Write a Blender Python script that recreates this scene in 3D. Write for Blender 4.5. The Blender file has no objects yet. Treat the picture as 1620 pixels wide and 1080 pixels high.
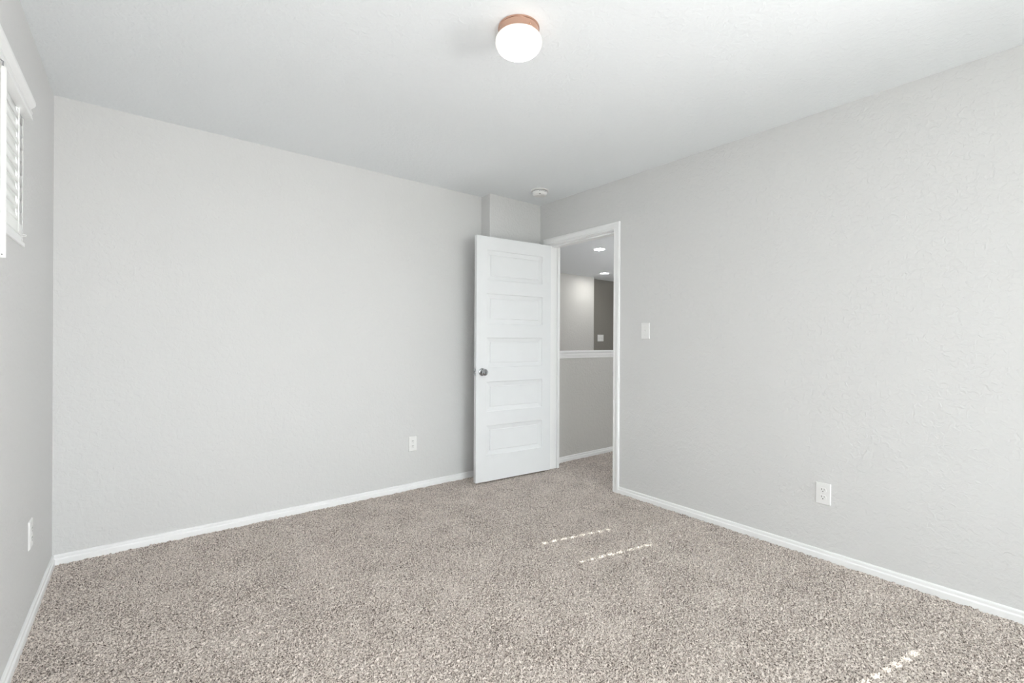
import bpy, bmesh, math, random
from mathutils import Vector, Matrix
random.seed(7)
S = bpy.context.scene
COL = S.collection
PI = math.pi

# ------------------------------------------------------------------ camera
F_PX, YAW, PITCH, ROLL = 737.07, -38.4723, -0.0364, 0.2936
CAM = Vector((0.3614, -3.3781, 1.1758))
cd = bpy.data.cameras.new('camera')
cam = bpy.data.objects.new('camera', cd); COL.objects.link(cam)
cd.sensor_fit = 'HORIZONTAL'; cd.sensor_width = 36.0; cd.lens = F_PX / 1620 * 36.0
cd.clip_start = 0.02
_a, _b, _r = map(math.radians, (YAW, PITCH, ROLL))
Fv = Vector((-math.sin(_a) * math.cos(_b), math.cos(_a) * math.cos(_b), math.sin(_b)))
Rv = Vector((math.cos(_a), math.sin(_a), 0)); Uv = Rv.cross(Fv)
R2 = Rv * math.cos(_r) + Uv * math.sin(_r); U2 = -Rv * math.sin(_r) + Uv * math.cos(_r)
cam.matrix_world = Matrix(((R2.x, U2.x, -Fv.x, CAM.x), (R2.y, U2.y, -Fv.y, CAM.y),
                           (R2.z, U2.z, -Fv.z, CAM.z), (0, 0, 0, 1)))
S.camera = cam

# ------------------------------------------------------------------ light
S.view_settings.view_transform = 'Standard'; S.view_settings.look = 'None'
S.view_settings.gamma = 1.0; S.view_settings.use_curve_mapping = False
S.view_settings.exposure = 1.66
w = bpy.data.worlds.new('sky'); S.world = w; w.use_nodes = True
wb = w.node_tree.nodes['Background']
wb.inputs['Strength'].default_value = 4.4
_n = w.node_tree                             # overcast sky above, dimmer ground below the horizon
_tc = _n.nodes.new('ShaderNodeTexCoord'); _sp = _n.nodes.new('ShaderNodeSeparateXYZ'); _rp = _n.nodes.new('ShaderNodeValToRGB')
_ma = _n.nodes.new('ShaderNodeMath'); _ma.operation = 'MULTIPLY_ADD'; _ma.inputs[1].default_value = .5; _ma.inputs[2].default_value = .5
_n.links.new(_tc.outputs['Generated'], _sp.inputs[0]); _n.links.new(_sp.outputs['Z'], _ma.inputs[0]); _n.links.new(_ma.outputs[0], _rp.inputs[0])
_e = _rp.color_ramp.elements; _e[0].position = .47; _e[0].color = (.50, .49, .47, 1); _e[1].position = .51; _e[1].color = (0.97, 0.968, 1.0, 1)
_n.links.new(_rp.outputs[0], wb.inputs['Color'])

SUN_DIR = Vector((1.0, -0.215, -0.742)).normalized()
sd = bpy.data.lights.new('sun', 'SUN'); sd.energy = 11.0; sd.angle = math.radians(0.45)
sd.color = (1.0, 0.97, 0.92)
so = bpy.data.objects.new('sun', sd); COL.objects.link(so)
so.rotation_euler = SUN_DIR.to_track_quat('-Z', 'Y').to_euler(); so.location = (-4, 0.5, 5)

# two added fill lights beside and behind the camera, one bounced off the ceiling
fd = bpy.data.lights.new('bounce_fill', 'AREA'); fd.energy = 7.2; fd.size = 1.0; fd.color = (1, 0.985, 0.985)
fo = bpy.data.objects.new('bounce_fill', fd); COL.objects.link(fo)
fo.location = (.7, -3.6, .25); fo.rotation_euler = Vector((.2, .5, .9)).to_track_quat('-Z', 'Y').to_euler()
gd = bpy.data.lights.new('side_fill', 'AREA'); gd.energy = 3.8; gd.size = 0.8; gd.spread = 1.6; gd.color = (1, 0.985, 0.985)
go = bpy.data.objects.new('side_fill', gd); COL.objects.link(go)
go.location = (2.9, -4.2, 1.5); go.rotation_euler = Vector((-.8, .75, .15)).to_track_quat('-Z', 'Y').to_euler()

# another added bounce fill, in the hall, beyond the doorway and out of sight
hd_ = bpy.data.lights.new('hall_fill', 'AREA'); hd_.energy = 36.0; hd_.size = 0.6; hd_.color = (.97, 0.985, 1.0)
ho = bpy.data.objects.new('hall_fill', hd_); COL.objects.link(ho)
ho.location = (7.0, -1.6, .5); ho.rotation_euler = Vector((.1, .0, .9)).to_track_quat('-Z', 'Y').to_euler()

# ------------------------------------------------------------------ measures
H = 2.44; W = 3.272; WT = 0.135            # ceiling, right wall plane, its thickness
YB = -6.3                                  # wall behind the camera
BX, BY = 2.695, -0.131                      # chase beside the door
OY0, OY1, OZ = -1.003, -0.25, 2.052         # door opening
WX0, WX1 = W, W + WT
HX, HY0, HY1 = 9.0, -2.6, 2.80              # hall extent

# ------------------------------------------------------------------ materials
def nt(name):
    m = bpy.data.materials.new(name); m.use_nodes = True
    n = m.node_tree; return m, n, n.nodes['Principled BSDF']
def coords(n, scale=None):
    g = n.nodes.new('ShaderNodeNewGeometry')
    return g.outputs['Position']
def noise(n, vec, scale, detail=3, rough=.5, dist=0.0):
    t = n.nodes.new('ShaderNodeTexNoise'); n.links.new(vec, t.inputs['Vector'])
    t.inputs['Scale'].default_value = scale; t.inputs['Detail'].default_value = detail
    t.inputs['Roughness'].default_value = rough; t.inputs['Distortion'].default_value = dist
    return t.outputs['Fac']
def ramp(n, fac, stops):
    r = n.nodes.new('ShaderNodeValToRGB'); n.links.new(fac, r.inputs['Fac'])
    e = r.color_ramp.elements
    while len(e) < len(stops): e.new(0.5)
    for k, (p, c) in enumerate(stops):
        e[k].position = p; e[k].color = (c[0], c[1], c[2], 1) if hasattr(c, '__len__') else (c, c, c, 1)
    return r.outputs['Color']
def bump(n, b, height, strength, dist, prev=None):
    k = n.nodes.new('ShaderNodeBump'); n.links.new(height, k.inputs['Height'])
    k.inputs['Strength'].default_value = strength; k.inputs['Distance'].default_value = dist
    if prev is not None: n.links.new(prev, k.inputs['Normal'])
    n.links.new(k.outputs['Normal'], b.inputs['Normal']); return k.outputs['Normal']

def plaster(name, col, rough=.75, d1=.0019, d2=.0009):
    m, n, b = nt(name)
    b.inputs['Base Color'].default_value = (*col, 1); b.inputs['Roughness'].default_value = rough
    b.inputs['Specular IOR Level'].default_value = .3
    v = coords(n)
    a = ramp(n, noise(n, v, 38, 2, .5, .8), [(.38, 0.0), (.64, 1.0)])
    p = bump(n, b, a, .55, d1)
    bump(n, b, noise(n, v, 150, 3, .6), .5, d2, p)
    return m
def paint(name, col, rough=.4, spec=.4):
    m, n, b = nt(name)
    b.inputs['Roughness'].default_value = rough; b.inputs['Specular IOR Level'].default_value = spec
    v = coords(n); f = noise(n, v, 9, 3)
    c = ramp(n, f, [(.3, tuple(x * .985 for x in col)), (.7, col)])
    n.links.new(c, b.inputs['Base Color'])
    bump(n, b, noise(n, v, 220, 2), .12, .0006)
    return m
def metal(name, col, rough):
    m, n, b = nt(name)
    b.inputs['Base Color'].default_value = (*col, 1); b.inputs['Metallic'].default_value = 1
    b.inputs['Roughness'].default_value = rough
    bump(n, b, noise(n, coords(n), 700, 2), .05, .0003)
    return m
def emit(name, col, strength):
    m, n, b = nt(name)
    b.inputs['Base Color'].default_value = (.42, .39, .35, 1)
    b.inputs['Emission Color'].default_value = (*col, 1); b.inputs['Emission Strength'].default_value = strength
    return m

M = {}
M['wall'] = plaster('warm_grey_textured_wall_paint', (.700, .700, .696))
M['ceiling'] = plaster('white_textured_ceiling_paint', (.852, .880, .898), .85, .0016, .0008)
M['hall_wall'] = plaster('hall_taupe_textured_wall_paint', (.64, .63, .605))
M['hall_dark'] = plaster('hall_darker_textured_wall', (.27, .255, .23))  # recessed wall: darker base colour than the other hall walls
M['trim'] = paint('semi_gloss_white_trim_paint', (.925, .93, .93), .32, .5)
M['door'] = paint('white_door_paint', (.84, .855, .865), .38, .45)
M['plate'] = paint('white_plastic', (.86, .86, .85), .35, .5)
M['vinyl'] = paint('white_window_vinyl', (.85, .86, .86), .4, .4)
M['slot'] = paint('dark_slot', (.03, .03, .03), .6, .2)
M['vent'] = paint('shaded_grey_plastic', (.25, .25, .26), .6, .2)
M['steel'] = metal('satin_nickel', (.42, .43, .44), .2)
M['screw'] = metal('painted_screw', (.75, .75, .74), .4)
M['copper'] = metal('brushed_copper', (.66, .42, .32), .22)
M['globe'] = emit('lit_opal_glass', (1.0, .945, .87), 1.0)
def _globe():                                # the bulb sits low: the glass glows most at its bottom, least at its neck
    n = M['globe'].node_tree; t = n.nodes.new('ShaderNodeTexCoord'); q = n.nodes.new('ShaderNodeSeparateXYZ'); m = n.nodes.new('ShaderNodeMapRange')
    n.links.new(t.outputs['Object'], q.inputs[0]); n.links.new(q.outputs['Z'], m.inputs['Value'])
    m.inputs['From Min'].default_value = -.110; m.inputs['From Max'].default_value = -.082
    m.inputs['To Min'].default_value = 9.0; m.inputs['To Max'].default_value = .27
    n.links.new(m.outputs[0], n.nodes['Principled BSDF'].inputs['Emission Strength'])
_globe()
M['led'] = emit('lit_led_disc', (1.0, .985, .97), 44.0)
M['lamp_trim'] = paint('white_lamp_trim', (.8, .8, .8), .4)
M['cord'] = paint('white_blind_cord', (.85, .85, .84), .6)
M['red_led'] = paint('dark_indicator_lens', (.06, .05, .06), .2)

def slat_mat():
    m, n, b = nt('white_blind_slat')
    b.inputs['Base Color'].default_value = (.88, .89, .89, 1); b.inputs['Roughness'].default_value = .35
    t = n.nodes.new('ShaderNodeBsdfTranslucent'); t.inputs['Color'].default_value = (.80, .80, .77, 1)
    x = n.nodes.new('ShaderNodeMixShader'); x.inputs[0].default_value = .1
    o = n.nodes['Material Output']
    n.links.new(b.outputs[0], x.inputs[1]); n.links.new(t.outputs[0], x.inputs[2]); n.links.new(x.outputs[0], o.inputs['Surface'])
    v = coords(n); bump(n, b, noise(n, v, 300, 2), .05, .0003)
    return m
M['slat'] = slat_mat()

def glass_mat():
    m, n, b = nt('window_glass')
    n.nodes.remove(b); o = n.nodes['Material Output']
    t = n.nodes.new('ShaderNodeBsdfTransparent'); t.inputs['Color'].default_value = (.93, .96, .95, 1)
    g = n.nodes.new('ShaderNodeBsdfGlossy'); g.inputs['Roughness'].default_value = .01
    fr = n.nodes.new('ShaderNodeFresnel'); fr.inputs['IOR'].default_value = 1.45
    x = n.nodes.new('ShaderNodeMixShader')
    n.links.new(fr.outputs[0], x.inputs[0]); n.links.new(t.outputs[0], x.inputs[1]); n.links.new(g.outputs[0], x.inputs[2])
    n.links.new(x.outputs[0], o.inputs['Surface'])
    return m
M['glass'] = glass_mat()

def carpet_mat():
    m, n, b = nt('speckled_frieze_carpet')
    b.inputs['Roughness'].default_value = 1.0; b.inputs['Specular IOR Level'].default_value = .05
    b.inputs['Sheen Weight'].default_value = .15; b.inputs['Sheen Roughness'].default_value = .6
    v = coords(n)
    f1 = noise(n, v, 200, 3, .62, .4)
    f2 = noise(n, v, 5.0, 3, .5)
    mx = n.nodes.new('ShaderNodeMath'); mx.operation = 'MULTIPLY_ADD'
    n.links.new(f2, mx.inputs[0]); mx.inputs[1].default_value = .10; n.links.new(f1, mx.inputs[2])
    sb = n.nodes.new('ShaderNodeMath'); sb.operation = 'SUBTRACT'; n.links.new(mx.outputs[0], sb.inputs[0]); sb.inputs[1].default_value = .05
    c = ramp(n, sb.outputs[0], [(.34, (.055, .044, .037)), (.42, (.24, .198, .173)), (.48, (.55, .478, .43)), (.56, (.84, .755, .69))])
    n.links.new(c, b.inputs['Base Color'])
    p = bump(n, b, f1, .4, .004)
    bump(n, b, noise(n, v, 420, 2, .6), .5, .002, p)
    return m
M['carpet'] = carpet_mat()

# ------------------------------------------------------------------ mesh helpers
def box(bm, x0, x1, y0, y1, z0, z1, bev=0.0, seg=2):
    vs = [bm.verts.new((x, y, z)) for x in (x0, x1) for y in (y0, y1) for z in (z0, z1)]
    fs = [(0, 1, 3, 2), (4, 6, 7, 5), (0, 4, 5, 1), (2, 3, 7, 6), (0, 2, 6, 4), (1, 5, 7, 3)]
    ff = [bm.faces.new([vs[i] for i in f]) for f in fs]
    if bev > 0:
        es = {e for f in ff for e in f.edges}
        bmesh.ops.bevel(bm, geom=list(es), offset=bev, segments=seg, affect='EDGES', profile=.6)
def lathe(bm, prof, c, axis='z', seg=48):
    """profile of (radius, height) turned about an axis through c"""
    rings = []
    for r, h in prof:
        ring = []
        for k in range(seg):
            t = 2 * PI * k / seg; u, v = r * math.cos(t), r * math.sin(t)
            p = {'z': (u, v, h), 'y': (u, h, v), 'x': (h, u, v)}[axis]
            ring.append(bm.verts.new((c[0] + p[0], c[1] + p[1], c[2] + p[2])))
        rings.append(ring)
    for a, b in zip(rings, rings[1:]):
        for k in range(seg):
            bm.faces.new((a[k], a[(k + 1) % seg], b[(k + 1) % seg], b[k]))
    for ring in (rings[0], rings[-1]):
        if ring is rings[0] and prof[0][0] > 1e-4 or ring is rings[-1] and prof[-1][0] > 1e-4:
            bm.faces.new(ring)
def sweep(bm, prof, path, closed=False):
    """prof: list of 2D (a,b); path: list of (origin, dirA, dirB) frames"""
    rows = []
    for o, da, db in path:
        rows.append([bm.verts.new(Vector(o) + Vector(da) * a + Vector(db) * b) for a, b in prof])
    n = len(prof)
    for r0, r1 in zip(rows, rows[1:]):
        for k in range(n):
            bm.faces.new((r0[k], r0[(k + 1) % n], r1[(k + 1) % n], r1[k]))
    bm.faces.new(rows[0]); bm.faces.new(rows[-1])
def tube(bm, pts, r, seg=8):
    rows = []
    pts = [Vector(p) for p in pts]
    for i, p in enumerate(pts):
        t = (pts[min(i + 1, len(pts) - 1)] - pts[max(i - 1, 0)]).normalized()
        a = t.cross(Vector((0.3, 0.2, 1)) if abs(t.z) < .9 else Vector((0, 1, 0))).normalized(); b = t.cross(a)
        rows.append([bm.verts.new(p + (a * math.cos(2 * PI * k / seg) + b * math.sin(2 * PI * k / seg)) * r) for k in range(seg)])
    for r0, r1 in zip(rows, rows[1:]):
        for k in range(seg): bm.faces.new((r0[k], r0[(k + 1) % seg], r1[(k + 1) % seg], r1[k]))
    bm.faces.new(rows[0]); bm.faces.new(rows[-1])
def obj(name, bm, mat, parent=None, smooth=False, angle=35):
    bmesh.ops.recalc_face_normals(bm, faces=bm.faces[:])
    me = bpy.data.meshes.new(name); bm.to_mesh(me); bm.free()
    o = bpy.data.objects.new(name, me); COL.objects.link(o)
    if mat: me.materials.append(M[mat])
    if smooth:
        me.polygons.foreach_set('use_smooth', [True] * len(me.polygons))
        try: me.set_sharp_from_angle(angle=math.radians(angle))
        except Exception: pass
    if parent: o.parent = parent
    return o
def empty(name, loc, rotz=0.0):
    e = bpy.data.objects.new(name, None); COL.objects.link(e); e.location = loc; e.rotation_euler = (0, 0, rotz)
    e.empty_display_size = .05; return e
def tag(o, label=None, cat=None, group=None, kind=None):
    if label: o['label'] = label
    if cat: o['category'] = cat
    if group: o['group'] = group
    if kind: o['kind'] = kind
    return o
def struct(o, label, cat):
    return tag(o, label, cat, kind='structure')
def N(): return bmesh.new()

# ------------------------------------------------------------------ floor, ceiling, walls
import numpy as np
def pile_floor(name, X0, X1, Y0, Y1, slabs):
    """carpet: a thick slab whose seen area has a real tufted surface"""
    rng = np.random.default_rng(11); st = .0031
    nx, ny = int((X1 - X0) / st) + 1, int((Y1 - Y0) / st) + 1
    def blur(a, k):
        for _ in range(k):
            a = (np.roll(a, 1, 0) + a * 2 + np.roll(a, -1, 0)) / 4; a = (np.roll(a, 1, 1) + a * 2 + np.roll(a, -1, 1)) / 4
        return a / a.std()
    h = blur(rng.standard_normal((ny, nx)), 1) * .0026 + blur(rng.standard_normal((ny, nx)), 12) * .0009
    h = np.clip(h, -.008, .0075) - .001
    h[0, :] = h[-1, :] = h[:, 0] = h[:, -1] = 0
    xs = np.linspace(X0, X1, nx); ys = np.linspace(Y0, Y1, ny)
    jx = rng.uniform(-.3, .3, (ny, nx)) * st; jy = rng.uniform(-.3, .3, (ny, nx)) * st
    jx[:, [0, -1]] = 0; jy[[0, -1], :] = 0; jx[[0, -1], :] = 0; jy[:, [0, -1]] = 0
    co = np.stack([xs[None, :] + jx, ys[:, None] + jy, h], -1).reshape(-1, 3).astype(np.float32)
    i = (np.arange(ny - 1)[:, None] * nx + np.arange(nx - 1)[None, :]).reshape(-1)
    q = np.stack([i, i + 1, i + 1 + nx, i + nx], -1)
    # slab pieces around and under it
    bx = []
    for (x0, x1, y0, y1, z0, z1) in slabs + [(X0, X1, Y0, Y1, -.25, -.02)]:
        bx.append((np.array([(x, y, z) for x in (x0, x1) for y in (y0, y1) for z in (z0, z1)], np.float32)))
    f6 = np.array([(0, 1, 3, 2), (4, 6, 7, 5), (0, 4, 5, 1), (2, 3, 7, 6), (0, 2, 6, 4), (1, 5, 7, 3)])
    n = len(co); vs = [co]; fs = [q]
    for v in bx: vs.append(v); fs.append(f6 + n); n += 8
    co = np.concatenate(vs); q = np.concatenate(fs).astype(np.int32)
    me = bpy.data.meshes.new(name); me.vertices.add(len(co)); me.vertices.foreach_set('co', co.ravel())
    me.loops.add(q.size); me.loops.foreach_set('vertex_index', q.ravel())
    me.polygons.add(len(q)); me.polygons.foreach_set('loop_start', np.arange(0, q.size, 4, dtype=np.int32))
    me.update(calc_edges=True)
    me.materials.append(M['carpet'])
    o = bpy.data.objects.new(name, me); COL.objects.link(o); return o
XF = W + .03
struct(pile_floor('floor', .004, XF, -3.35, -.004, [(-.14, XF, YB - .15, -3.35, -.25, 0), (-.14, .004, -3.35, .15, -.25, 0), (.004, XF, -.004, .15, -.25, 0)]), 'speckled beige carpet covering the bedroom floor', 'floor')
struct(pile_floor('floor_hall', XF, 5.0, -1.35, -.13, [(XF, HX, HY0, -1.35, -.25, 0), (5.0, HX, -1.35, -.13, -.25, 0), (XF, HX, -.13, HY1 + .3, -.25, 0)]), 'speckled beige carpet in the hall beyond the doorway', 'floor')
b = N(); box(b, -.14, WX1, YB - .15, .15, H, H + .2)
struct(obj('ceiling', b, 'ceiling'), 'white textured bedroom ceiling', 'ceiling')
b = N(); box(b, WX1, HX + .15, HY0 - .15, HY1 + .3, H, H + .2)
struct(obj('ceiling_hall', b, 'ceiling'), 'white hall ceiling seen through the doorway', 'ceiling')

WY0, WY1, WZ0, WZ1 = -2.60, -0.79, 1.545, 2.10      # window opening in the left wall
b = N()
box(b, -.14, 0, YB - .15, WY0, 0, H); box(b, -.14, 0, WY1, .15, 0, H)
box(b, -.14, 0, WY0, WY1, 0, WZ0); box(b, -.14, 0, WY0, WY1, WZ1, H)
struct(obj('wall_left', b, 'wall'), 'light warm grey textured wall with the high window', 'wall')
b = N()
box(b, 0, BX, 0, .15, 0, H)
rc = .009                                   # rounded corner bead of the chase
pts = [(W, .15), (W, BY)] + [(BX + rc - rc * math.sin(t), BY + rc - rc * math.cos(t)) for t in [PI / 2 * k / 5 for k in range(6)]] + [(BX, .15)]
lo = [b.verts.new((x, y, 0)) for x, y in pts]; hi = [b.verts.new((x, y, H)) for x, y in pts]
for k in range(len(pts)):
    b.faces.new((lo[k], lo[(k + 1) % len(pts)], hi[(k + 1) % len(pts)], hi[k]))
b.faces.new(lo); b.faces.new(hi)
struct(obj('wall_back', b, 'wall'), 'long light grey wall behind the open door', 'wall')
VY0, VY1, VZ0, VZ1 = -6.0, -4.2, .50, 2.10         # unseen window added for fill light, in the right wall
b = N()
for (y0, y1, z0, z1) in ((YB - .15, VY0, 0, H), (VY1, OY0, 0, H), (VY0, VY1, 0, VZ0), (VY0, VY1, VZ1, H)):
    box(b, WX0, WX1, y0, y1, z0, z1)
box(b, WX0, WX1, OY1, .15, 0, H); box(b, WX0, WX1, OY0, OY1, OZ, H)
struct(obj('wall_right', b, 'wall'), 'light grey textured wall pierced by the doorway', 'wall')
RX0, RX1, RZ0, RZ1 = 0.70, 3.00, 0.40, 2.15         # unseen window added for fill light, behind the camera
b = N()
box(b, 0, RX0, YB - .15, YB, 0, H); box(b, RX1, W, YB - .15, YB, 0, H)
box(b, RX0, RX1, YB - .15, YB, 0, RZ0); box(b, RX0, RX1, YB - .15, YB, RZ1, H)
struct(obj('wall_front', b, 'wall'), 'grey wall behind the camera with an added fill window', 'wall')

# hall walls
b = N(); box(b, WX1, HX, -.128, 0.0, 0, 1.012)
struct(obj('wall_half', b, 'hall_wall'), 'waist high grey half wall in the hall', 'wall')
b = N(); box(b, WX0, WX1, .15, HY1 + .3, 0, H)
struct(obj('wall_stair_left', b, 'hall_wall'), 'grey stairwell wall left of the doorway', 'wall')
b = N(); box(b, WX0, 7.325, HY1, HY1 + .16, 0, H)
struct(obj('wall_hall_back', b, 'hall_wall'), 'lit grey hall wall beyond the half wall', 'wall')
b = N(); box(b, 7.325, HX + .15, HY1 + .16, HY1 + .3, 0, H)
struct(obj('wall_hall_recess', b, 'hall_dark'), 'darker recessed hall wall with a switch plate', 'wall')
b = N(); box(b, HX, HX + .15, HY0, HY1 + .16, 0, H)
struct(obj('wall_hall_right', b, 'hall_wall'), 'grey wall closing the far end of the hall', 'wall')
b = N(); box(b, WX1, HX + .15, HY0 - .15, HY0, 0, H)
struct(obj('wall_hall_front', b, 'hall_wall'), 'grey hall wall on the near side', 'wall')

# ------------------------------------------------------------------ baseboards
BP = [(0, -.02), (.014, -.02), (.014, .026), (.0125, .029), (.0095, .031), (.0085, .034), (.0095, .040), (.009, .046), (.0065, .0495), (.003, .051), (0, .051)]
def base(name, path, label, nrm):
    """path: list of (x,y) at the wall face with per-point miter direction"""
    b = N(); sweep(b, BP, [((x, y, 0), (mx, my, 0), (0, 0, 1)) for x, y, mx, my in path])
    struct(obj(name, b, 'trim', smooth=True, angle=25), label, 'baseboard')
base('baseboard_left', [(0, YB, 1, 1), (0, 0, 1, -1)], 'white baseboard along the window wall', 0)
base('baseboard_back', [(0, 0, 1, -1), (BX, 0, -1, -1), (BX, BY, -1, -1), (W, BY, -1, -1)], 'white baseboard along the long back wall', 0)
base('baseboard_right', [(W, OY0 - .058, -1, 0), (W, YB, -1, 1)], 'white baseboard along the right wall beside the doorway', 0)
base('baseboard_front', [(W, YB, -1, 1), (0, YB, 1, 1)], 'white baseboard under the added rear fill window', 0)
base('baseboard_half', [(WX1, -.128, 1, -1), (HX, -.128, -1, -1)], 'white baseboard at the foot of the hall half wall', 0)

# half wall cap: flat board over a stepped moulding
b = N()
CP = [(-.012, 1.082), (.020, 1.082), (.024, 1.078), (.024, 1.067), (.020, 1.063), (.012, 1.061), (.012, 1.052), (.015, 1.049), (.015, 1.040), (.011, 1.037), (.011, 1.030), (.008, 1.026), (.008, 1.014), (.004, 1.009), (-.012, 1.009)]
sweep(b, CP, [((WX1, -.128, 0), (0, -1, 0), (0, 0, 1)), ((HX, -.128, 0), (0, -1, 0), (0, 0, 1))])
box(b, WX1, HX, -.12, .02, 1.012, 1.082)
struct(obj('trim_1', b, 'trim', smooth=True, angle=30), 'white moulded cap on the hall half wall', 'trim')

# ------------------------------------------------------------------ door frame: jamb, stop, casing
b = N()
JX0, JX1 = W - .001, WX1 + .001
box(b, JX0, JX1, OY1 - .0005, OY1 + .018, 0, OZ); box(b, JX0, JX1, OY0 - .018, OY0 + .0005, 0, OZ)
box(b, JX0, JX1, OY0 - .018, OY1 + .018, OZ - .0005, OZ + .018)
sx0, sx1 = W + .062, W + .098 + .037
box(b, W + .106, WX1, OY1 - .011, OY1, 0, OZ, .002); box(b, W + .106, WX1, OY0, OY0 + .011, 0, OZ, .002)
box(b, W + .038, W + .106, OY0, OY1, OZ - .011, OZ, .002)
struct(obj('trim_2', b, 'trim'), 'white door jamb and stop lining the doorway', 'door frame')

CW = .057
CS = [(0, 0), (0, .010), (.004, .013), (.010, .013), (.013, .011), (.034, .013), (.040, .016), (.050, .016), (.055, .014), (.057, .010), (.057, 0)]
def casing(name, xf, sgn, label):
    b = N(); r = .004
    y0, y1, z1 = OY0 - r, OY1 + r, OZ + r
    f = []
    # frames: dirA across the board (with miters), dirB out of the wall
    f.append(((xf, y0, -.01), (0, -1, 0), (sgn, 0, 0)))
    f.append(((xf, y0, z1), (0, -1, 1), (sgn, 0, 0)))
    f.append(((xf, y1, z1), (0, 1, 1), (sgn, 0, 0)))
    f.append(((xf, y1, -.01), (0, 1, 0), (sgn, 0, 0)))
    sweep(b, CS, f)
    struct(obj(name, b, 'trim', smooth=True, angle=25), label, 'door casing')
casing('trim_3', W, -1, 'white moulded casing around the bedroom doorway')
casing('trim_4', WX1, 1, 'white casing on the hall side of the doorway')

# ------------------------------------------------------------------ door leaf
DW, DT, DZ0, DZ1 = .771, .035, .014, 2.042
root = empty('door_1', (2.497, -.224, 0), math.atan2(-.0797, .9968))
struct(root, 'white five panel door standing open against the back wall', 'door')
def panel_face(b, y, s):
    """one face of the leaf at y, panels pressed in along s"""
    xs = [(.098, .677)]
    zs = [(.226, .474), (.590, .838), (.957, 1.205), (1.322, 1.570), (1.684, 1.932)]
    def rect(x0, x1, z0, z1, d): return [b.verts.new((x, y + s * d, z)) for x, z in ((x0, z0), (x1, z0), (x1, z1), (x0, z1))]
    def quad(x0, x1, z0, z1): b.faces.new(rect(x0, x1, z0, z1, 0))
    px0, px1 = xs[0]
    quad(0, px0, DZ0, DZ1); quad(px1, DW, DZ0, DZ1)
    prev = DZ0
    for z0, z1 in zs:
        quad(px0, px1, prev, z0); prev = z1
        steps = [(0, 0), (.004, .0065), (.008, .0075), (.040, .0150), (.044, .0095), (.047, .0090)]
        rings = [rect(px0 + o, px1 - o, z0 + o * .95, z1 - o * .95, d) for o, d in steps]
        for r0, r1 in zip(rings, rings[1:]):
            for k in range(4): b.faces.new((r0[k], r0[(k + 1) % 4], r1[(k + 1) % 4], r1[k]))
        b.faces.new(rings[-1])
    quad(px0, px1, prev, DZ1)
b = N()
panel_face(b, 0, 1); panel_face(b, DT, -1)
for f in (((0, 0), (0, DT)), ((DW, 0), (DW, DT))):
    (xa, ya), (xb, yb) = f
    b.faces.new([b.verts.new(p) for p in ((xa, ya, DZ0), (xb, yb, DZ0), (xb, yb, DZ1), (xa, ya, DZ1))])
for z in (DZ0, DZ1):
    b.faces.new([b.verts.new(p) for p in ((0, 0, z), (DW, 0, z), (DW, DT, z), (0, DT, z))])
bmesh.ops.remove_doubles(b, verts=b.verts[:], dist=1e-5)
obj('door_panel', b, 'door', root)
def knob(s, name):
    b = N(); y0 = 0 if s < 0 else DT
    pr = [(0.0315, 0), (.0315, .004), (.029, .008), (.020, .0105), (.0125, .013), (.0115, .026), (.015, .031), (.0235, .036), (.0275, .043),
          (.0275, .050), (.024, .056), (.0165, .0605), (.014, .0600), (.0125, .0575), (.0085, .0580), (.0075, .062), (.0001, .0625)]
    lathe(b, [(r, s * h) for r, h in pr], (.055, y0, .921), 'y', 40)
    k = obj(name, b, 'steel', root, True, 40); k['label'] = 'satin metal round knob'
    if s < 0:
        b = N(); box(b, .0535, .0565, y0 - .0640, y0 - .0620, .915, .927, .0005)
        obj('lock_slot', b, 'slot', k)
    return k
knob(-1, 'door_knob'); knob(1, 'door_knob')
b = N(); box(b, -.0015, .001, .005, .030, .893, .950, .001)
lp = obj('latch_plate', b, 'steel', root)
b = N(); sweep(b, [(.010, -.0105), (.025, -.0105), (.025, .0105), (.010, .0105)], [((-.0005, 0, .921), (0, 1, 0), (0, 0, 1)), ((-.010, 0, .921), (0, 1, 0), (0, 0, 1))])
obj('latch_bolt', b, 'steel', lp)
for z in (.26, 1.03, 1.80):
    b = N(); lathe(b, [(.0055, -.045), (.0055, .045)], (DW + .003, DT + .004, z), 'z', 16)
    box(b, DW - .001, DW + .0015, .004, DT + .002, z - .044, z + .044)
    obj('hinge', b, 'steel', root, True)
# strike plate on the near jamb
b = N(); box(b, W + .008, W + .036, OY0, OY0 + .0018, .893, .950, .0005); box(b, W - .006, W + .01, OY0 - .001, OY0 + .0022, .905, .938, .0006)
struct(obj('strike_plate', b, 'steel'), 'small metal strike plate on the door jamb', 'strike plate')

# ------------------------------------------------------------------ left window
root = empty('window_1', (-.10, (WY0 + WY1) / 2, WZ0)); root2 = root
struct(root, 'high wide white window in the left wall', 'window')
def shift(b, e):
    for v in b.verts: v.co -= Vector(e.location)
b = N()
for (y0, y1, z0, z1) in ((WY0, WY1, WZ0, WZ0 + .04), (WY0, WY1, WZ1 - .016, WZ1), (WY0, WY0 + .04, WZ0, WZ1), (WY1 - .04, WY1, WZ0, WZ1), (-1.72, -1.67, WZ0, WZ1)):
    box(b, -.135, -.085, y0, y1, z0, z1, .003)
shift(b, root); obj('window_frame', b, 'vinyl', root)
b = N(); box(b, -.112, -.108, WY0 + .03, WY1 - .03, WZ0 + .03, WZ1 - .025); shift(b, root); obj('window_pane', b, 'glass', root)
b = N(); box(b, -.085, -.004, WY0, WY1, WZ0, WZ0 + .025); box(b, -.02, .006, WY0, WY1, WZ0 - .016, WZ0, .003)
shift(b, root); obj('window_sill', b, 'trim', root)

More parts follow.
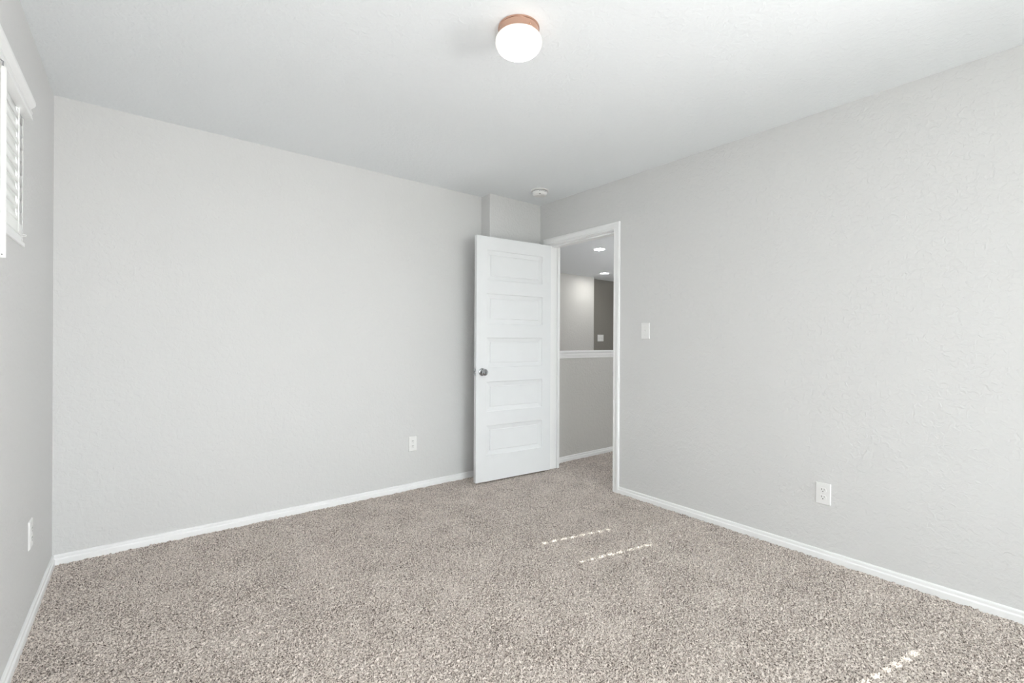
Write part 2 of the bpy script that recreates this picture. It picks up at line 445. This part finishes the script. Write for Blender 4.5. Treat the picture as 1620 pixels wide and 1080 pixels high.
root = empty('fill_window_rear', ((RX0 + RX1) / 2, YB - .1, RZ0)); struct(root, 'unseen wide window behind the camera, added for fill light', 'window')
b = N()
for (x0, x1, z0, z1) in ((RX0, RX1, RZ0, RZ0 + .04), (RX0, RX1, RZ1 - .04, RZ1), (RX0, RX0 + .04, RZ0, RZ1), (RX1 - .04, RX1, RZ0, RZ1), (1.92, 1.98, RZ0, RZ1)):
    box(b, x0, x1, YB - .13, YB - .08, z0, z1, .003)
shift(b, root); obj('window_frame', b, 'vinyl', root)
b = N(); box(b, RX0 + .03, RX1 - .03, YB - .108, YB - .104, RZ0 + .03, RZ1 - .03); shift(b, root); obj('window_pane', b, 'glass', root)

root = empty('fill_window_right', (WX0 + .09, (VY0 + VY1) / 2, VZ0)); struct(root, 'unseen window in the right wall, added for fill light', 'window')
b = N()
for (y0, y1, z0, z1) in ((VY0, VY1, VZ0, VZ0 + .04), (VY0, VY1, VZ1 - .04, VZ1), (VY0, VY0 + .04, VZ0, VZ1), (VY1 - .04, VY1, VZ0, VZ1), (VY0, VY1, 1.38, 1.42)):
    box(b, WX0 + .07, WX0 + .12, y0, y1, z0, z1, .003)
shift(b, root); obj('window_frame', b, 'vinyl', root)
b = N(); box(b, WX0 + .094, WX0 + .098, VY0 + .03, VY1 - .03, VZ0 + .03, VZ1 - .03); shift(b, root); obj('window_pane', b, 'glass', root)

# ------------------------------------------------------------------ blind
root = empty('window_blind', (0, -1.695, 1.568))
tag(root, 'white closed horizontal slat blind in the high left window', 'blind')
SY0, SY1 = WY0 + .001, -.791
PITCH_S = .048; ZC0 = 1.6405; SWD = .055; TILT = math.radians(86)
HOLES = (-.897, -1.188, -2.378)
b = N()
ucut = [-.029, -.019, -.0105, 0, .0105, .019, .029]
ycut = [SY0, SY1]
for h in HOLES: ycut += [h - .0055, h + .0055]
ycut = sorted(ycut)
for k in range(9):
    zc = ZC0 + PITCH_S * k
    grid = []
    for y in ycut:
        row = []
        for u in ucut:
            crown = .0022 * (1 - (u / .029) ** 2)
            # room-side edge down
            x = -.0060 + u * math.cos(TILT) + crown * math.sin(TILT)
            z = zc - u * math.sin(TILT) + crown * math.cos(TILT)
            row.append(b.verts.new((x, y, z)))
        grid.append(row)
    for i in range(len(ycut) - 1):
        ym = (ycut[i] + ycut[i + 1]) / 2
        for j in range(len(ucut) - 1):
            um = (ucut[j] + ucut[j + 1]) / 2
            if abs(um) < .0106 and any(abs(ym - h) < .003 for h in HOLES): continue
            b.faces.new((grid[i][j], grid[i + 1][j], grid[i + 1][j + 1], grid[i][j + 1]))
shift(b, root)
sl = obj('slats', b, 'slat', root, True, 50)
md = sl.modifiers.new('thickness', 'SOLIDIFY'); md.thickness = .0022; md.offset = 0
b = N(); box(b, -.016, -.001, SY0, SY1, 1.570, 1.6125, .003); shift(b, root); obj('bottom_rail', b, 'slat', root)
b = N(); box(b, -.055, -.014, SY0, SY1, 2.060, 2.098, .002); shift(b, root); obj('head_rail', b, 'vinyl', root)
# valance: fluted board with a crown edge, returned at its ends
VP = [(-.002, 2.026), (.012, 2.026), (.0240, 2.027), (.0250, 2.030), (.0250, 2.037), (.0210, 2.0385), (.0210, 2.041), (.0240, 2.042), (.0240, 2.044), (.0210, 2.045), (.0210, 2.048),
      (.0250, 2.050), (.0250, 2.056), (.0200, 2.0575), (.0185, 2.062), (.0195, 2.067), (.0235, 2.073), (.030, 2.079), (.0335, 2.086), (.0335, 2.096), (.0325, 2.101), (.028, 2.104), (-.002, 2.104)]
b = N()
e1 = WY1 + .004; e0 = WY0 - .004
sweep(b, [(a, z) for a, z in VP], [((0, e0, 0), (1, 0, 0), (0, 0, 1)), ((0, e1, 0), (1, 0, 0), (0, 0, 1))])
shift(b, root); obj('valance', b, 'trim', root, True, 25)
for y in (-.897, -1.188, -1.84, -2.378):
    b = N()
    for dy in (-.0062, .0062):
        tube(b, [(.0035, y + dy, 1.572), (.0035, y + dy, 2.06)], .0009, 6)
        tube(b, [(-.017, y + dy, 1.60), (-.017, y + dy, 2.06)], .0008, 6)
    shift(b, root); obj('ladder_cord', b, 'cord', root)
# hexagonal tilt wand hung in front of the slats
b = N(); lathe(b, [(.0070, 1.421), (.0074, 1.424), (.0074, 1.995), (.006, 1.999)], (.030, -1.312, 0), 'z', 6)
shift(b, root); wd = obj('tilt_wand', b, 'plate', root)
b = N(); tube(b, [(.030, -1.312, 1.997), (.030, -1.312, 2.015), (.022, -1.312, 2.02), (-.002, -1.312, 2.022)], .0018, 8); shift(b, root); obj('wand_hook', b, 'steel', wd)
b = N(); lathe(b, [(.0014, -.001), (.0014, .009)], (.030, -1.312, 1.430), 'y', 10)
for v in b.verts: v.co.y -= .009
shift(b, root); obj('wand_hole', b, 'slot', wd)
# hold-down clip curling from the rail end
b = N(); tube(b, [(-.004, -.800, 1.572)] + [(.003 + .0075 * math.sin(t) , -.797 + .0 * t, 1.574 + .0045 * math.cos(t)) for t in [PI * k / 8 for k in range(9)]] + [(-.004, -.798, 1.570)], .0012, 6)
shift(b, root); obj('hold_down_clip', b, 'plate', root)

# ------------------------------------------------------------------ wall plates (built facing -Y at the origin, centred)
def plate_body(b, w2, h2, t=.0055):
    box(b, -w2, w2, -.0005, .0005 - .0015, -h2, h2)
    ins = .0035
    vs = [b.verts.new((x, -.001, z)) for x, z in ((-w2, -h2), (w2, -h2), (w2, h2), (-w2, h2))]
    v2 = [b.verts.new((x, -t, z)) for x, z in ((-w2 + ins, -h2 + ins), (w2 - ins, -h2 + ins), (w2 - ins, h2 - ins), (-w2 + ins, h2 - ins))]
    v0 = [b.verts.new((x, 0, z)) for x, z in ((-w2, -h2), (w2, -h2), (w2, h2), (-w2, h2))]
    for k in range(4):
        b.faces.new((vs[k], vs[(k + 1) % 4], v2[(k + 1) % 4], v2[k])); b.faces.new((v0[k], v0[(k + 1) % 4], vs[(k + 1) % 4], vs[k]))
    b.faces.new(v2)
def make_outlet():
    r = empty('wall_outlet', (0, 0, 0))
    b = N(); plate_body(b, .036, .0585); obj('cover_plate', b, 'plate', r)
    for dz in (.0195, -.0195):
        b = N(); seg = 32; ring0, ring1 = [], []
        for k in range(seg):
            t = 2 * PI * k / seg; x = .0172 * math.cos(t); z = max(-.0135, min(.0135, .0172 * math.sin(t)))
            ring0.append(b.verts.new((x, -.004, z + dz))); ring1.append(b.verts.new((x * .97, -.0072, z * .97 + dz)))
        for k in range(seg): b.faces.new((ring0[k], ring0[(k + 1) % seg], ring1[(k + 1) % seg], ring1[k]))
        b.faces.new(ring1)
        s = obj('socket', b, 'plate', r)
        b = N(); box(b, -.0078, -.0055, -.0076, -.006, dz - .0005, dz + .0085); box(b, .0055, .0075, -.0076, -.006, dz + .0005, dz + .0075)
        lathe(b, [(.0026, -.0076), (.0026, -.006)], (0, 0, dz - .0075), 'y', 14)
        q = obj('slot', b, 'slot', s); q['label'] = 'dark socket slots'
    b = N(); lathe(b, [(.0026, -.0065), (.0026, -.005)], (0, 0, 0), 'y', 14); obj('screw', b, 'screw', r)
    return r
def copy_tree(o, parent=None):
    c = o.copy(); COL.objects.link(c)
    if parent: c.parent = parent
    for ch in list(o.children): copy_tree(ch, c)
    return c
OG = 'white duplex outlets low on the bedroom walls'
o1 = make_outlet(); o2 = copy_tree(o1); o3 = copy_tree(o1)
o1.location = (2.045, 0, .360); tag(o1, 'white duplex outlet on the long back wall, left of the open door', 'outlet', OG)
o2.location = (W, -2.449, .355); o2.rotation_euler.z = -PI / 2; tag(o2, 'white duplex outlet on the right wall, above the baseboard', 'outlet', OG)
o3.location = (0.0, -.620, .365); o3.rotation_euler.z = PI / 2; tag(o3, 'white duplex outlet on the left wall under the window', 'outlet', OG)

r = empty('light_switch', (W, -1.299, 1.256), -PI / 2)
tag(r, 'white single toggle light switch on the wall right of the doorway', 'switch')
b = N(); plate_body(b, .0365, .060); obj('cover_plate', b, 'plate', r)
b = N(); box(b, -.0052, .0052, -.0064, -.005, -.012, .012, .0008)
box(b, -.0035, .0035, -.0145, -.006, .000, .009, .001); obj('toggle', b, 'plate', r)
for dz in (.030, -.030):
    b = N(); lathe(b, [(.0028, -.0062), (.0028, -.005)], (0, 0, dz), 'y', 14); obj('screw', b, 'screw', r)

r = empty('hall_switch', (7.71, HY1 + .16, 1.249))
tag(r, 'square three toggle switch plate on the dark wall beyond the half wall', 'switch')
b = N(); plate_body(b, .092, .068); obj('cover_plate', b, 'plate', r)
for dx in (-.046, 0, .046):
    b = N(); box(b, dx - .006, dx + .006, -.0075, -.005, -.014, .014, .001)
    box(b, dx - .004, dx + .004, -.018, -.006, -.011 if dx else .001, -.001 if dx else .011, .001); obj('toggle', b, 'plate', r)

# ------------------------------------------------------------------ ceiling light
LC = (1.549, -1.917)
r = empty('ceiling_light', (*LC, H))
tag(r, 'lit flush mount ceiling light with copper band and white glass globe', 'ceiling light')
b = N(); lathe(b, [(.0815, 0), (.0835, -.002), (.0835, -.007), (.081, -.009), (.0795, -.033), (.0775, -.036), (.070, -.037), (.070, -.02)], (0, 0, 0), 'z', 72)
k = obj('copper_band', b, 'copper', r, True, 30); k['label'] = 'brushed copper band'
for t in (0.4, 2.5, 4.6):
    b = N(); lathe(b, [(.0001, .004), (.002, .003), (.003, .001), (.003, -.004)], (0, 0, 0), 'x', 12)
    for v in b.verts: v.co = Matrix.Rotation(t, 3, 'Z') @ (v.co + Vector((.0805, 0, -.026)))
    obj('thumb_screw', b, 'copper', k, True)
b = N(); pr = [(.072, -.022), (.074, -.034)]
for k2 in range(0, 7):
    t = PI / 2 * k2 / 6; pr.append((.074 + .020 * math.sin(t), -.060 + .026 * math.cos(t)))
for k2 in range(1, 15):
    t = PI / 2 * k2 / 14; pr.append((max(.0001, .094 * math.cos(t) ** .86), -.060 - .050 * math.sin(t)))
lathe(b, pr, (0, 0, 0), 'z', 72)
g = obj('glass_globe', b, 'globe', r, True, 60); g['label'] = 'glowing white glass globe'

# ------------------------------------------------------------------ smoke detector
r = empty('smoke_detector', (2.968, -.462, H))
tag(r, 'round white smoke detector on the ceiling above the door corner', 'smoke detector')
b = N(); lathe(b, [(.072, 0), (.074, -.002), (.074, -.007), (.071, -.010), (.060, -.0105)], (0, 0, 0), 'z', 48); obj('mounting_plate', b, 'plate', r, True, 30)
b = N(); lathe(b, [(.057, -.009), (.057, -.0155)], (0, 0, 0), 'z', 48); obj('vent_gap', b, 'vent', r, True, 30)
b = N(); lathe(b, [(.059, -.0145), (.0615, -.016), (.0615, -.028), (.058, -.038), (.050, -.044), (.040, -.0465), (.0001, -.0475)], (0, 0, 0), 'z', 48)
hd = obj('detector_body', b, 'plate', r, True, 50)
b = N(); lathe(b, [(.021, -.046), (.021, -.0500), (.018, -.0515), (.0001, -.052)], (-.012, -.008, 0), 'z', 24); obj('test_button', b, 'plate', hd, True, 50)
b = N(); lathe(b, [(.004, -.030), (.004, -.046)], (-.034, -.040, 0), 'z', 12); obj('indicator_light', b, 'red_led', hd, True)
for k2 in range(5):
    b = N(); t = -2.3 + k2 * .22
    box(b, .0600, .0622, -.004, .004, -.024, -.020)
    for v in b.verts: v.co = Matrix.Rotation(t, 3, 'Z') @ v.co
    obj('vent_slit', b, 'vent', hd)

# ------------------------------------------------------------------ recessed hall lights
def downlight():
    r = empty('recessed_light', (0, 0, H))
    b = N(); lathe(b, [(.070, -.0035), (.073, -.005), (.086, -.003), (.087, 0), (.070, 0)], (0, 0, 0), 'z', 40); obj('trim_ring', b, 'lamp_trim', r, True, 30)
    b = N(); lathe(b, [(.070, -.001), (.070, -.004)], (0, 0, 0), 'z', 40); q = obj('led_lens', b, 'led', r); q['label'] = 'glowing white lens'
    return r
DG = 'recessed ceiling lights in the hall'
d1 = downlight(); d2 = copy_tree(d1)
d1.location = (5.258, .872, H); tag(d1, 'recessed hall ceiling light nearer the doorway, upper of the two', 'ceiling light', DG)
d2.location = (7.052, 2.296, H); tag(d2, 'recessed hall ceiling light farther away, close to the far walls', 'ceiling light', DG)
